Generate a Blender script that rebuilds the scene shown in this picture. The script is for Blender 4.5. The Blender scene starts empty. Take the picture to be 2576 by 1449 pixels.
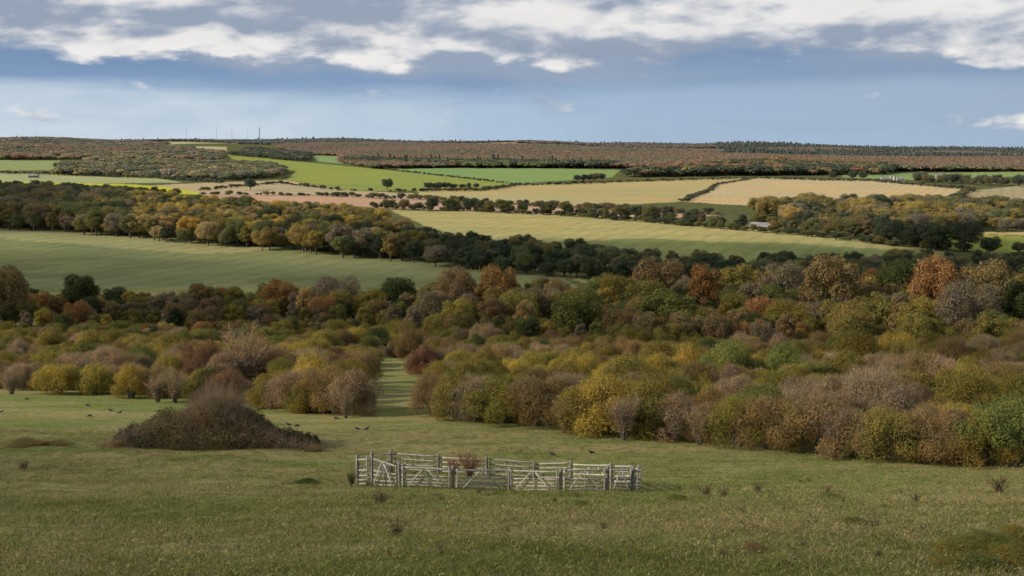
import bpy, math, random
import numpy as np
from mathutils import Vector, Matrix
random.seed(7); rng=np.random.default_rng(7)
S=bpy.context.scene
COL=S.collection
# ------------------------------------------------------------------ helpers: survey geometry
F=2719.0; TH=math.radians(7.84)
def tan_v(v): return math.tan(TH+math.atan((v-724.5)/F))
_py=np.array([-120,-40,0,5,10,20,45,57,68,90,130,180,250,300,367,500,700,900,1200,1500,2000,2600,3600,4400,5200,6500,9000,14000.])
_pz=np.array([8,1.5,-1.75,-3.6,-5.3,-8.4,-15.1,-18.1,-20.0,-23.3,-29.6,-37,-46.5,-48.5,-47.2,-44.5,-46,-50,-54,-55,-52,-46.5,-35,-26,-18,-45,-150,-420.])
_s=np.linspace(math.log(30),math.log(14150),3000)
_t=np.interp(np.exp(_s)-150,_py,_pz)
k=np.exp(-0.5*(np.arange(-14,15)/6.0)**2);k/=k.sum()
_t=np.convolve(np.pad(_t,14,mode='edge'),k,mode='valid')
def sstep(a,b,x):
    q=np.clip((x-a)/(b-a),0,1); return q*q*(3-2*q)
def zg(x,y):
    x=np.asarray(x,float);y=np.asarray(y,float)
    z=np.interp(np.log(np.maximum(y,-115)+150),_s,_t)
    kk=np.clip(x/np.maximum(y,50),-.8,.8)
    w=sstep(1500,5000,y)
    z=z+w*np.where(kk>0,-78*kk,-26*kk)
    z=z+sstep(15,60,y)*0.25*np.sin(x*.11+1)*np.sin(y*.09+x*.03)+0.08*np.sin(x*.6+y*.35)*np.sin(y*.5-x*.2+2)*sstep(0,10,y)
    z=z+sstep(900,1200,y)*sstep(2400,1500,y)*3*np.sin(x*.006+.5)*np.sin(y*.004)
    z=z+sstep(2300,3300,y)*sstep(6500,4500,y)*(9*np.sin(x*.0031+1.2)*np.sin(y*.0045)+3.5*np.sin(x*.009+y*.003))
    return z
YS=np.exp(np.linspace(math.log(12),math.log(9000),5000))
def survey(u,v):
    t=tan_v(v); kx=(u-1288)/F*(math.cos(TH)+t*math.sin(TH))
    zz=zg(YS*kx,YS); m=np.nonzero(zz>=-t*YS)[0]
    i=m[0] if len(m) else len(YS)-1
    return (YS[i]*kx,YS[i])
def xat(u,y):
    z=float(zg(0,y)); t=-z/y
    return y*(u-1288)/F*(math.cos(TH)+t*math.sin(TH))
def poly(pts): return np.array([survey(*p) for p in pts])
def inpoly(P,x,y):
    x=np.asarray(x);y=np.asarray(y);r=np.zeros(x.shape,bool);n=len(P)
    for i in range(n):
        x1,y1=P[i];x2,y2=P[(i+1)%n]
        if y1==y2: continue
        c=((y1>y)!=(y2>y))&(x<(x2-x1)*(y-y1)/(y2-y1)+x1)
        r^=c
    return r
# ------------------------------------------------------------------ node helpers
def mat(name):
    m=bpy.data.materials.new(name);m.use_nodes=True
    nt=m.node_tree;nt.nodes.clear()
    return m,nt
def N(nt,t,**kw):
    n=nt.nodes.new(t)
    for k_,v in kw.items():
        if k_ in n.inputs.keys() and not hasattr(n,k_): n.inputs[k_].default_value=v
        else: setattr(n,k_,v)
    return n
def L(nt,a,b): nt.links.new(a,b)
def math_(nt,op,a,b=None,c=None,clamp=False):
    n=nt.nodes.new('ShaderNodeMath');n.operation=op;n.use_clamp=clamp
    for i,q in enumerate((a,b,c)):
        if q is None: continue
        if isinstance(q,(int,float)): n.inputs[i].default_value=q
        else: nt.links.new(q,n.inputs[i])
    return n.outputs[0]
def maprange(nt,val,a,b,c=0,d=1,smooth=False):
    n=nt.nodes.new('ShaderNodeMapRange')
    if smooth:n.interpolation_type='SMOOTHSTEP'
    L(nt,val,n.inputs[0])
    for i,q in zip((1,2,3,4),(a,b,c,d)): n.inputs[i].default_value=q
    return n.outputs[0]
def mix(nt,f,a,b,mode='MIX'):
    n=nt.nodes.new('ShaderNodeMix');n.data_type='RGBA';n.blend_type=mode
    for s,q in ((n.inputs[0],f),(n.inputs[6],a),(n.inputs[7],b)):
        if isinstance(q,(int,float)): s.default_value=q
        elif isinstance(q,tuple): s.default_value=(*q,1) if len(q)==3 else q
        else: L(nt,q,s)
    return n.outputs[2]
def noise(nt,vec,scale,detail=5,rough=.55,dist=0):
    n=nt.nodes.new('ShaderNodeTexNoise');n.inputs['Scale'].default_value=scale
    n.inputs['Detail'].default_value=detail;n.inputs['Roughness'].default_value=rough
    n.inputs['Distortion'].default_value=dist
    if vec is not None:L(nt,vec,n.inputs['Vector'])
    return n.outputs['Fac']
def foliage_mat(name,transl=.34,lo=.68,hi=1.34):
    m,nt=mat(name)
    at=N(nt,'ShaderNodeAttribute',attribute_type='INSTANCER',attribute_name='tint')
    lf=N(nt,'ShaderNodeAttribute',attribute_type='GEOMETRY',attribute_name='leaf')
    g=maprange(nt,lf.outputs['Fac'],0,1,lo,hi)
    v=N(nt,'ShaderNodeVectorMath',operation='SCALE');L(nt,at.outputs['Color'],v.inputs[0]);L(nt,g,v.inputs['Scale'])
    tc=N(nt,'ShaderNodeTexCoord')
    nz=noise(nt,tc.outputs['Object'],.7,3)
    c=mix(nt,maprange(nt,nz,.4,.65),v.outputs[0],(1.14,1.02,.74),'MULTIPLY')
    c=mix(nt,maprange(nt,nz,.5,.3),c,(.78,.87,.84),'MULTIPLY')
    d=N(nt,'ShaderNodeBsdfDiffuse');tr=N(nt,'ShaderNodeBsdfTranslucent')
    L(nt,c,d.inputs[0]);L(nt,c,tr.inputs[0])
    ms=N(nt,'ShaderNodeMixShader');ms.inputs[0].default_value=transl
    L(nt,d.outputs[0],ms.inputs[1]);L(nt,tr.outputs[0],ms.inputs[2])
    o=N(nt,'ShaderNodeOutputMaterial');L(nt,ms.outputs[0],o.inputs[0]);return m
def simple_mat(name,a,b,scale=8,rough=.9,stretch=None,bump=0.0):
    m,nt=mat(name)
    tc=N(nt,'ShaderNodeTexCoord');vec=tc.outputs['Object']
    if stretch:
        mp=N(nt,'ShaderNodeMapping');mp.inputs['Scale'].default_value=stretch;L(nt,vec,mp.inputs[0]);vec=mp.outputs[0]
    nz=noise(nt,vec,scale,5)
    c=mix(nt,maprange(nt,nz,.3,.7),a,b)
    p=N(nt,'ShaderNodeBsdfPrincipled');L(nt,c,p.inputs['Base Color']);p.inputs['Roughness'].default_value=rough
    if bump:
        bp=N(nt,'ShaderNodeBump');bp.inputs['Strength'].default_value=bump;L(nt,nz,bp.inputs['Height']);L(nt,bp.outputs[0],p.inputs['Normal'])
    o=N(nt,'ShaderNodeOutputMaterial');L(nt,p.outputs[0],o.inputs[0]);return m
M_LEAF=foliage_mat('leaf_foliage')
M_FAR=foliage_mat('distant_foliage',.3,.92,1.08)
M_GRASS=foliage_mat('grass_blade',.35,.7,1.3)
M_BARK=simple_mat('bark',(.05,.042,.033),(.14,.12,.095),3,.95,(1,1,.2))
M_WOOD=simple_mat('weathered_wood',(.17,.155,.13),(.54,.505,.44),5,.85,(4,4,.6),.3)
M_WOODG=simple_mat('grey_post_wood',(.09,.082,.07),(.26,.24,.205),6,.9,(4,4,.5),.3)
# ------------------------------------------------------------------ mesh helpers
def mesh_np(name,V,Fc,mats,matidx=None,leaf=None,smooth=False):
    me=bpy.data.meshes.new(name)
    V=np.asarray(V,np.float32);Fc=np.asarray(Fc,np.int32)
    m,kk=Fc.shape
    me.vertices.add(len(V));me.vertices.foreach_set('co',V.ravel())
    me.loops.add(m*kk);me.loops.foreach_set('vertex_index',Fc.ravel())
    me.polygons.add(m);me.polygons.foreach_set('loop_start',np.arange(0,m*kk,kk,dtype=np.int32))
    for q in mats: me.materials.append(q)
    if matidx is not None: me.polygons.foreach_set('material_index',np.asarray(matidx,np.int32))
    if leaf is not None:
        a=me.attributes.new('leaf','FLOAT','FACE');a.data.foreach_set('value',np.asarray(leaf,np.float32))
    if smooth: me.polygons.foreach_set('use_smooth',np.ones(m,bool))
    me.update(calc_edges=True);me.validate()
    return me
def unit(a): return a/np.maximum(np.linalg.norm(a,axis=1,keepdims=True),1e-6)
def quads(C,Nn,size,asp=1.0):
    n=len(C);r=rng.normal(size=(n,3))
    T=unit(np.cross(Nn,r));B=unit(np.cross(T,Nn))
    s=size[:,None]
    P=np.stack([C-T*s*.5, C-B*s*.55*asp+T*s*.1, C+T*s*.5, C+B*s*.5*asp],1).reshape(-1,3)
    return P,np.arange(4*n).reshape(n,4)
def slivers(A,D,length,w):
    n=len(A);r=unit(np.cross(D,rng.normal(size=(n,3))))
    w=w if hasattr(w,'__len__') else np.full(n,w)
    l=length[:,None]
    P=np.stack([A-r*w[:,None]*.5,A+r*w[:,None]*.5,A+D*l+r*w[:,None]*.12,A+D*l-r*w[:,None]*.12],1).reshape(-1,3)
    return P,np.arange(4*n).reshape(n,4)
def tube(pts,rad,n=6):
    V=[];Fc=[]
    pts=[Vector(p) for p in pts]
    for i,p in enumerate(pts):
        d=(pts[min(i+1,len(pts)-1)]-pts[max(i-1,0)]).normalized()
        a=d.cross(Vector((.31,.95,.1))).normalized();b=d.cross(a)
        for j in range(n):
            t=2*math.pi*j/n;V.append(p+(a*math.cos(t)+b*math.sin(t))*rad[i])
    for i in range(len(pts)-1):
        for j in range(n):
            Fc.append((i*n+j,i*n+(j+1)%n,(i+1)*n+(j+1)%n,(i+1)*n+j))
    return np.array([tuple(v) for v in V]),np.array(Fc)
def join(parts):
    V=[];Fc=[];o=0
    for v,f in parts: V.append(v);Fc.append(np.asarray(f)+o);o+=len(v)
    return np.concatenate(V),np.concatenate(Fc)
def lobed(lobes,n,sz,inner=.72,jit=.6,fuzz=.0):
    lobes=np.array(lobes);w=lobes[:,3]*lobes[:,4];w/=w.sum()
    i=rng.choice(len(lobes),n,p=w)
    d=unit(rng.normal(size=(n,3))+np.array([0,0,.25]))
    r=rng.uniform(inner,1.04,n)**.7
    lump=1+.18*np.sin(d[:,0]*5+i*1.7)*np.sin(d[:,1]*6+i)+.12*np.sin(d[:,2]*9+i*2)*np.sin(d[:,0]*11+i)
    r=r*lump*(1+fuzz*np.abs(rng.normal(size=n)))
    C=lobes[i,:3]+d*r[:,None]*lobes[i][:,[3,3,4]]
    Nn=unit(d*1.0+rng.normal(size=(n,3))*jit)
    return C,Nn,sz*rng.uniform(.5,1.4,n)
def clumpleaf(C,s,n,w=.35):
    cl=rng.uniform(0,1,211);q=(C*s+40).astype(int)
    return np.clip(rng.uniform(0,1,n)*(1-w)+w*cl[(q[:,0]*7+q[:,2]*31+q[:,1]*13)%211],0,1)
def make_tree(seed,n=15000,leafsz=.22,spread=3.9,low=1.9,bare=0.0,nl=20):
    r=random.Random(seed)
    lob=[];tr=[tube([(0,0,-.5),(.05,0,1.2),(r.uniform(-.2,.2),.1,3.2),(r.uniform(-.3,.3),0,5.5),(0,.2,8)],[.38,.27,.21,.14,.05])]
    cz=(low+9.5)/2;hz=(9.5-low)/2
    for i in range(nl):
        a=i*2.4+r.uniform(-.5,.5);h=-0.82+1.68*(i+.5)/nl
        rr=math.sqrt(max(0,1-h*h))*.68*r.uniform(.7,1.25)
        R=r.uniform(.8,1.6)*(spread/3.6)
        p=(math.cos(a)*rr*spread,math.sin(a)*rr*spread,cz+h*(hz-.9)*r.uniform(.85,1.1))
        lob.append((*p,R,R*r.uniform(.65,.9)))
        b=r.uniform(1.4,4.6) if p[2]>5 else r.uniform(1.0,2.0)
        tr.append(tube([(0,0,b),(p[0]*.5,p[1]*.5,b+(p[2]-b)*.55),(p[0]*.95,p[1]*.95,p[2]+.3)],[.12,.08,.02],4))
    lob.append((0,0,cz,spread*.5,hz*.6))
    C,Nn,sz=lobed(lob,n,leafsz,.6,.5,.06)
    V,Fq=quads(C,Nn,sz)
    leaf=clumpleaf(C,.9,n)
    nt_=int(600+2200*bare)
    C2,N2,_=lobed(lob,nt_,.3,.75,.5)
    D=unit(N2+np.array([0,0,.9]));V2,F2=slivers(C2-D*.3,D,rng.uniform(.5,1.2,nt_),.045)
    Vc,Fc=join([(V,Fq),(V2,F2)])
    return join(tr),(Vc,Fc,np.concatenate([leaf,rng.uniform(0,.6,nt_)]))
def make_shrub(seed,n=22000,leafsz=.076,twig=1400,R=2.3,H=4.0,lowl=5,top=.15):
    r=random.Random(seed);lob=[];tr=[];ex=r.uniform(1.0,1.25);ey=r.uniform(.8,.98)
    for i in range(11):
        a=i*2.4+r.uniform(-.3,.3);rr=r.uniform(.1,.8)
        tip=(math.cos(a)*rr*R*ex,math.sin(a)*rr*R*ey,H*(.85-.35*rr))
        tr.append(tube([(math.cos(a)*.25,math.sin(a)*.25,-.4),(tip[0]*.4,tip[1]*.4,H*.3),(tip[0]*.85,tip[1]*.85,tip[2]*.8)],[.075,.05,.015],4))
    for i in range(20):
        a=i*2.4+r.uniform(-.6,.6);q=(i+.5)/20;rr=math.sqrt(q)*.78*r.uniform(.75,1.12)
        R1=r.uniform(.5,1.0)
        zc=H*(.84-.44*q**1.5)*r.uniform(.76,1.08)
        lob.append((math.cos(a)*rr*R*ex,math.sin(a)*rr*R*ey,zc-R1*.4,R1*R/2.3,R1*.9))
    for i in range(lowl):
        a=i*6.28/max(lowl,1)+r.uniform(-.4,.4);lob.append((math.cos(a)*R*.62*ex,math.sin(a)*R*.62*ey,r.uniform(.6,1.1),.75,.75))
    C,Nn,sz=lobed(lob,n,leafsz,.55,.5,.08)
    C[:,2]=np.where(C[:,2]<.1,.1+.5*rng.uniform(0,1,n),C[:,2])
    V,Fq=quads(C,Nn,sz)
    leaf=clumpleaf(C,1.6,n,.35)
    C2,N2,_=lobed(lob,twig,.3,.6,.35);C2[:,2]=np.maximum(C2[:,2],.3)
    D=unit(unit(C2-np.array([0,0,.2]))*.9+np.array([0,0,.35])+rng.normal(size=(twig,3))*.45)
    V2,F2=slivers(C2-D*.3,D,rng.uniform(.35,.65,twig)+top*rng.uniform(0,1,twig)**2,.021)
    Vc,Fc=join([(V,Fq),(V2,F2)])
    return join(tr),(Vc,Fc,np.concatenate([leaf,rng.uniform(.3,1.3,twig)]))
def make_sparse(seed,H=4.0,R=1.7):
    r=random.Random(seed);tr=[];tips=[]
    for i in range(14):
        a=i*2.4;rr=r.uniform(.15,1)*R;z=H*r.uniform(.65,1)
        tr.append(tube([(0.1*math.cos(a),.1*math.sin(a),-.3),(math.cos(a)*rr*.35,math.sin(a)*rr*.35,z*.45),(math.cos(a)*rr,math.sin(a)*rr,z)],[.05,.035,.01],4))
        for j in range(110):
            q=r.uniform(.2,1);tips.append((math.cos(a)*rr*q**1.3,math.sin(a)*rr*q**1.3,z*q))
    A=np.array(tips)+rng.normal(size=(len(tips),3))*.05
    D=unit(A*np.array([.35,.35,0])+np.array([0,0,.8])+rng.normal(size=A.shape)*.5)
    V,Fq=slivers(A,D,rng.uniform(.3,.9,len(A)),.028)
    C=A+D*rng.uniform(.1,.8,len(A))[:,None];V2,F2=quads(C,unit(rng.normal(size=C.shape)),np.full(len(C),.08))
    V,Fq=join([(V,Fq),(V2,F2)])
    return join(tr),(V,Fq,rng.uniform(.3,1.2,len(Fq)))
def plant_templates(kind,gens,stemname,crownname):
    out=[]
    for i,g in enumerate(gens):
        (tv,tf),(cv,cf,lf)=g
        a=mesh_np(kind+'_'+stemname,tv,tf,[M_BARK],smooth=True)
        b=mesh_np(kind+'_'+crownname,cv,cf,[M_LEAF],leaf=lf)
        V,Fa=join([(cv,cf),(tv,tf)])
        c=mesh_np(kind+'_whole',V,Fa,[M_LEAF,M_BARK],matidx=np.r_[np.zeros(len(cf)),np.ones(len(tf))],leaf=np.r_[lf,np.zeros(len(tf))])
        out.append((a,b,c))
    return out
SH=plant_templates('shrub',[make_shrub(1),make_shrub(2,18000,.070,3500,2.4,4,3,.25),make_shrub(3,25000,.078,900),make_shrub(4,19000,.072,2600,2.1,4.0,2,.35),make_shrub(5,23000,.076,1600,2.8,3.8,3),make_shrub(6,14000,.066,4500,2.4,3.9,2,.35),make_sparse(7)],'stem','foliage')
TR=plant_templates('tree',[make_tree(11),make_tree(12,17000,.22,4.4,1.5),make_tree(13,11000,.20,3.3,2.0,1.0),make_tree(14,17000,.22,4.8,2.0),make_tree(15,9500,.19,3.9,1.9,1.5),make_tree(16,15000,.21,2.9,1.2)],'trunk','crown')
def far_tree(seed,conifer=False):
    r=random.Random(seed)
    if conifer:
        n=110
        h=rng.uniform(.1,1,n);rad=(1-h)*2.3+.15;a=rng.uniform(0,6.28,n)
        C=np.c_[np.cos(a)*rad,np.sin(a)*rad,h*11.5];Nn=unit(np.c_[np.cos(a),np.sin(a),.5+0*a]+rng.normal(size=(n,3))*.3)
        V,Fq=quads(C,Nn,np.full(n,1.6))
    else:
        lob=[(r.uniform(-2.8,2.8),r.uniform(-2.8,2.8),r.uniform(4.0,6.2),r.uniform(2.2,3.2),r.uniform(1.3,1.8)) for _ in range(8)]
        C,Nn,sz=lobed(lob,320,1.35,.75,.3);Nn=unit(Nn+np.array([0,0,.9]));V,Fq=quads(C,Nn,sz)
    tv,tf=tube([(0,0,-1),(0,0,3),(0,0,6)],[.35,.25,.12],4)
    V2,Fa=join([(V,Fq),(tv,tf)])
    return mesh_np('far_tree',V2,Fa,[M_FAR,M_BARK],matidx=np.r_[np.zeros(len(Fq)),np.ones(len(tf))],leaf=np.r_[rng.uniform(0,1,len(Fq)),np.zeros(len(tf))])
FT=[far_tree(1),far_tree(2),far_tree(3),far_tree(4),far_tree(5,True)]
# ------------------------------------------------------------------ GROUND
rows=[-100.]
while rows[-1]<13500: rows.append(rows[-1]+max(.55,.0085*(max(rows[-1],0)+55)))
rows=np.array(rows);KX=np.arange(-.75,.7501,.0016)
Y,K=np.meshgrid(rows,KX,indexing='ij');X=(np.maximum(Y,-20)+75)*K
Z=zg(X,Y)
nr,nc=Y.shape
idx=np.arange(nr*nc).reshape(nr,nc)
Fg=np.stack([idx[:-1,:-1],idx[:-1,1:],idx[1:,1:],idx[1:,:-1]],-1).reshape(-1,4)
colr=np.zeros((nr,nc,4),np.float32);colr[...,:3]=(.13,.14,.065);colr[...,3]=1
kind=np.where(Y<345,0.,1.)
fields=[
 ([(-300,540),(0,567),(560,612),(1100,660),(1420,692),(1500,770),(1000,800),(0,800),(-300,800)],(.23,.25,.12)),
 ([(-300,540),(0,567),(560,612),(700,626),(500,640),(0,600),(-300,580)],(.36,.34,.165)),  # upper tan strip, sunlight on it painted in as lighter colour
 ([(980,528),(1200,532),(1480,543),(1880,575),(2390,632),(2450,720),(1500,720),(1200,640)],(.44,.395,.18)),
 ([(1300,615),(1600,600),(2000,612),(2390,632),(2450,720),(1500,720)],(.27,.30,.12)),  # near part of the same field, its shade put into the colour
 ([(500,486),(800,492),(1060,500),(1500,528),(1820,540),(1700,548),(1480,543),(1200,532),(930,522),(520,497)],(.55,.36,.26)),
 ([(1050,480),(1200,480),(1300,466),(1560,458),(1900,447),(1800,465),(1720,507),(1500,518),(1060,500)],(.50,.42,.215)),
 ([(1900,447),(2200,455),(2440,475),(2370,524),(2000,524),(1720,508),(1800,465)],(.59,.46,.27)),
 ([(2440,480),(2576,466),(2800,470),(2800,520),(2376,525)],(.42,.36,.22)),
 ([(560,388),(720,404),(940,424),(1080,438),(1300,462),(1180,477),(1000,480),(860,478),(720,452),(745,430),(600,412)],(.30,.345,.10)),
 ([(950,421),(1150,419),(1560,428),(1540,446),(1290,462),(1080,438)],(.25,.36,.14)),
 ([(775,390),(860,391),(940,412),(900,417),(800,406)],(.26,.37,.17)),
 ([(-200,452),(0,455),(300,462),(500,478),(500,490),(250,480),(-200,468)],(.51,.52,.07)),
 ([(-200,402),(150,404),(160,428),(-200,432)],(.30,.36,.17)),
 ([(-200,436),(160,438),(400,448),(460,460),(300,461),(-200,452)],(.41,.43,.23)),
 ([(380,466),(720,453),(860,478),(1040,486),(1050,500),(800,491),(520,487)],(.50,.41,.26)),
 ([(370,357),(560,354),(600,362),(400,366)],(.48,.44,.27)),
 ([(440,370),(570,369),(570,383),(460,382)],(.48,.42,.26)),
 ([(2120,437),(2576,431),(2800,431),(2800,441),(2576,443),(2300,453),(2120,446)],(.27,.36,.14)),
 ([(2330,578),(2576,584),(2800,592),(2800,602),(2576,592),(2340,584)],(.50,.42,.22)),
 ([(2370,585),(2576,594),(2800,604),(2800,650),(2576,640),(2390,630)],(.37,.40,.10)),
 ([(860,410),(1560,422),(1700,427),(2576,425),(2800,425),(2800,372),(1288,350),(650,346),(700,370),(860,392)],(.38,.28,.21)),
]
for pts,c in fields:
    m=inpoly(poly(pts),X,Y);colr[m,:3]=c
ter=mesh_np('ground',np.stack([X,Y,Z],-1).reshape(-1,3),Fg,[],smooth=True)
a=ter.color_attributes.new('field','FLOAT_COLOR','POINT');a.data.foreach_set('color',colr.ravel())
a=ter.attributes.new('arable','FLOAT','POINT');a.data.foreach_set('value',kind.astype(np.float32).ravel())
gm,nt=mat('ground_meadow_and_fields')
tc=N(nt,'ShaderNodeTexCoord');P=tc.outputs['Object']
fa=N(nt,'ShaderNodeAttribute',attribute_name='field');ar=N(nt,'ShaderNodeAttribute',attribute_name='arable')
mp=N(nt,'ShaderNodeMapping');mp.inputs['Scale'].default_value=(.4,1.7,1);mp.inputs['Rotation'].default_value=(0,0,.12);L(nt,P,mp.inputs[0])
n1=noise(nt,mp.outputs[0],.07,5,.6,.4);n2=noise(nt,mp.outputs[0],.42,8,.72);n3=noise(nt,P,2.2,7,.8);n4=noise(nt,P,14,4,.75)
c=mix(nt,maprange(nt,n1,.42,.58,smooth=True),(.165,.21,.052),(.30,.265,.105))
c=mix(nt,maprange(nt,n2,.50,.66,0,.9),c,(.34,.275,.145))
c=mix(nt,maprange(nt,n2,.47,.35,0,.9),c,(.11,.165,.035))
c=mix(nt,maprange(nt,n3,.46,.64,0,.75),c,(.09,.095,.038))
c=mix(nt,maprange(nt,n4,.5,.7,0,.5),c,(.40,.36,.21))
mp2=N(nt,'ShaderNodeMapping');mp2.inputs['Rotation'].default_value=(0,0,math.radians(24));L(nt,P,mp2.inputs[0])
wv=N(nt,'ShaderNodeTexWave');wv.inputs['Scale'].default_value=.03;wv.inputs['Distortion'].default_value=1.2;wv.inputs['Detail'].default_value=2;wv.inputs['Detail Scale'].default_value=.15;L(nt,mp2.outputs[0],wv.inputs[0])
mp3=N(nt,'ShaderNodeMapping');mp3.inputs['Scale'].default_value=(.12,1,1);mp3.inputs['Rotation'].default_value=(0,0,math.radians(-16));L(nt,P,mp3.inputs[0])
n5=noise(nt,mp3.outputs[0],.05,7,.75);n6=noise(nt,P,.006,4,.6);n7=noise(nt,P,.25,5,.75)
ca=mix(nt,maprange(nt,n5,.38,.62,0,.6),fa.outputs['Color'],(.68,.76,.72),'MULTIPLY')
ca=mix(nt,maprange(nt,wv.outputs['Fac'],.7,.95,0,.3),ca,(.62,.66,.62),'MULTIPLY')
ca=mix(nt,maprange(nt,n6,.4,.65,0,.6),ca,(1.22,1.02,.8),'MULTIPLY')
ca=mix(nt,maprange(nt,n7,.42,.66,0,.45),ca,(.65,.72,.68),'MULTIPLY')
cc=mix(nt,ar.outputs['Fac'],c,ca)
bs=N(nt,'ShaderNodeBsdfDiffuse');L(nt,cc,bs.inputs[0])
hh=math_(nt,'ADD',math_(nt,'MULTIPLY',n2,.8),math_(nt,'MULTIPLY',n3,.2))
bp=N(nt,'ShaderNodeBump');bp.inputs['Strength'].default_value=.7;bp.inputs['Distance'].default_value=1.0;L(nt,hh,bp.inputs['Height']);L(nt,bp.outputs[0],bs.inputs['Normal'])
o=N(nt,'ShaderNodeOutputMaterial');L(nt,bs.outputs[0],o.inputs[0])
ter.materials.append(gm)
g=bpy.data.objects.new('ground',ter);g['kind']='structure';g['label']='rolling chalk downland meadow and farm fields';g['category']='ground';COL.objects.link(g)
# ------------------------------------------------------------------ PLANTS
PAL={'olive':(.215,.185,.055),'yellow':(.33,.265,.070),'brown':(.225,.165,.085),'mauve':(.27,.205,.14),'dark green':(.072,.092,.038),'reddish':(.22,.135,.085),
 'rust':(.29,.165,.070),'gold':(.47,.35,.085),'grey-brown':(.235,.195,.135),'tan':(.42,.32,.155),'green':(.155,.17,.058)}
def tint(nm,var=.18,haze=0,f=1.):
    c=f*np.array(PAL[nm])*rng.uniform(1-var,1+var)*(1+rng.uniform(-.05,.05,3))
    return tuple(c*(1-haze)+np.array((.27,.32,.41))*haze)  # distance haze is blended into the foliage colour itself
def pick(w):
    ks=list(w);p=np.array([w[k_] for k_ in ks],float);return ks[rng.choice(len(ks),p=p/p.sum())]
shrubs=[];trees=[];tiny=[];farw=[]
def scatter(P,sp,jit=.45):
    x0,y0=P.min(0);x1,y1=P.max(0)
    gx,gy=np.meshgrid(np.arange(x0,x1,sp),np.arange(y0,y1,sp))
    gx=gx+rng.uniform(-jit,jit,gx.shape)*sp;gy=gy+rng.uniform(-jit,jit,gy.shape)*sp
    m=inpoly(P,gx,gy);return np.c_[gx[m],gy[m]]
def val(x,y,s,o): return .5+.5*math.sin(x/s+o+.7*math.sin(y/s*.7))*math.sin(y/s*1.3+o*2+.6*math.sin(x/s*.6))
fr=[(-500,975),(0,985),(100,988),(380,1003),(650,1030),(780,1042),(880,1050),(960,1030),(1030,1036),(1150,1058),(1400,1088),(1580,1103),(1750,1112),(2000,1142),(2250,1166),(2576,1180),(2900,1185)]
FR=np.array([survey(*p) for p in fr]);FRk=FR[:,0]/FR[:,1]
def front_y(x,y): return np.interp(x/y,FRk,FR[:,1])
PC=np.array([survey(992,1045),survey(998,985),survey(985,940),survey(985,905)])
def in_path(x,y,m=0): 
    xp=np.interp(y,PC[:,1],PC[:,0])+.8*math.sin(y*.16);return abs(x-xp)<((3.4+m) if y<PC[-1,1] else 0)
gx,gy=np.meshgrid(np.arange(-150,150,4.0),np.arange(50,240,4.0))
for x,y in zip((gx+rng.uniform(-1.9,1.9,gx.shape)).ravel(),(gy+rng.uniform(-1.9,1.9,gy.shape)).ravel()):
    if abs(x/y)>.56: continue
    if y>208 and x>0: continue
    fy=float(front_y(x,y))+1.5+1.2*math.sin(x*.45)+math.sin(x*.9+2)
    if y<fy+1.0 or in_path(x,y,.2+rng.uniform(0,.8)): continue
    e=y-fy
    big=val(x,y,8,2.3)
    h=rng.uniform(1.9,3.6)+1.7*big**1.5
    if e<6: h=rng.uniform(2.6,4.0)
    elif rng.uniform()<.10: h*=1.35
    q=val(x,y,13,1.)+rng.uniform(-.25,.25)
    if e<10: nm=pick({'olive':4.5,'yellow':1.8,'brown':2.6,'mauve':1.6,'dark green':.3}) 
    elif y<155: nm=('yellow' if q>.82 else 'olive') if q>.45 else ('mauve' if q<.28 else 'brown')
    else: nm='olive' if q>.5 else pick({'green':2,'brown':3,'mauve':.6,'dark green':1})
    if rng.uniform()<.10: nm=pick({'yellow':1.5,'reddish':.7,'green':1.5,'mauve':1})
    var=rng.choice([1,3,5]) if nm in('mauve','brown') else rng.choice([0,2,4,3,1])
    w=rng.uniform(.85,1.2)
    shrubs.append(dict(x=x,y=y,h=h/4.0,w=w*(.38+.6*h/4.0),t=tint(nm,.24),n=nm,v=int(var)))
for u,v,h,w,nm,var in [(885,1045,4.2,1.1,'mauve',3),(820,1040,4.4,1.1,'brown',1),(745,1034,4.0,1.2,'mauve',1),(690,1025,3.8,1.2,'olive',0),(560,1012,3.5,1.2,'reddish',1),(500,1006,3.3,1.2,'olive',3),(420,1000,3.4,1.2,'brown',1),(330,1000,3.6,1.0,'yellow',3),(240,992,3.4,1.0,'yellow',2),(150,990,3.8,1.1,'yellow',0),(625,985,7.0,1.1,'mauve',6),(1095,1044,3.8,1.0,'brown',1),(1150,1053,4.1,1.1,'olive',3),(1205,1058,3.8,1.1,'mauve',1),(1270,1064,4.0,1.2,'olive',4),(1350,1070,4.1,1.1,'brown',1),(1470,1085,4.2,1.2,'olive',0),(1540,1092,4.5,1.2,'yellow',4),(1610,1099,4.3,1.1,'olive',3),(1690,1107,3.6,1.1,'mauve',3),(1790,1115,3.2,1.0,'brown',5),(1860,1123,3.6,1.1,'olive',1),(1930,1130,3.6,1.1,'brown',1),(1990,1135,3.2,1.,'olive',3),(2080,1143,3.9,1.1,'brown',4),(2160,1150,3.2,1.,'mauve',5),(2230,1157,3.8,1.1,'olive',0),(2320,1163,3.3,1.1,'brown',1),(2400,1168,3.6,1.1,'brown',3),(2470,1172,3.2,1.1,'olive',1),(2550,1174,4.3,1.2,'green',4),(440,1014,3.3,1.2,'mauve',6),(398,1012,2.8,1.2,'mauve',6),(30,992,3.0,1.2,'mauve',6),(1420,1090,2.6,1.0,'mauve',6),(870,1052,2.6,.9,'mauve',6),(1570,1108,3.0,1.2,'mauve',6),(1760,1120,2.6,1.2,'mauve',6),(2100,1152,3.0,1.2,'mauve',6)]:
    x,y=survey(u,v);shrubs.append(dict(x=x,y=y,h=h/4,w=w*h/4,t=tint(nm,.08),n=nm,v=var))
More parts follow.
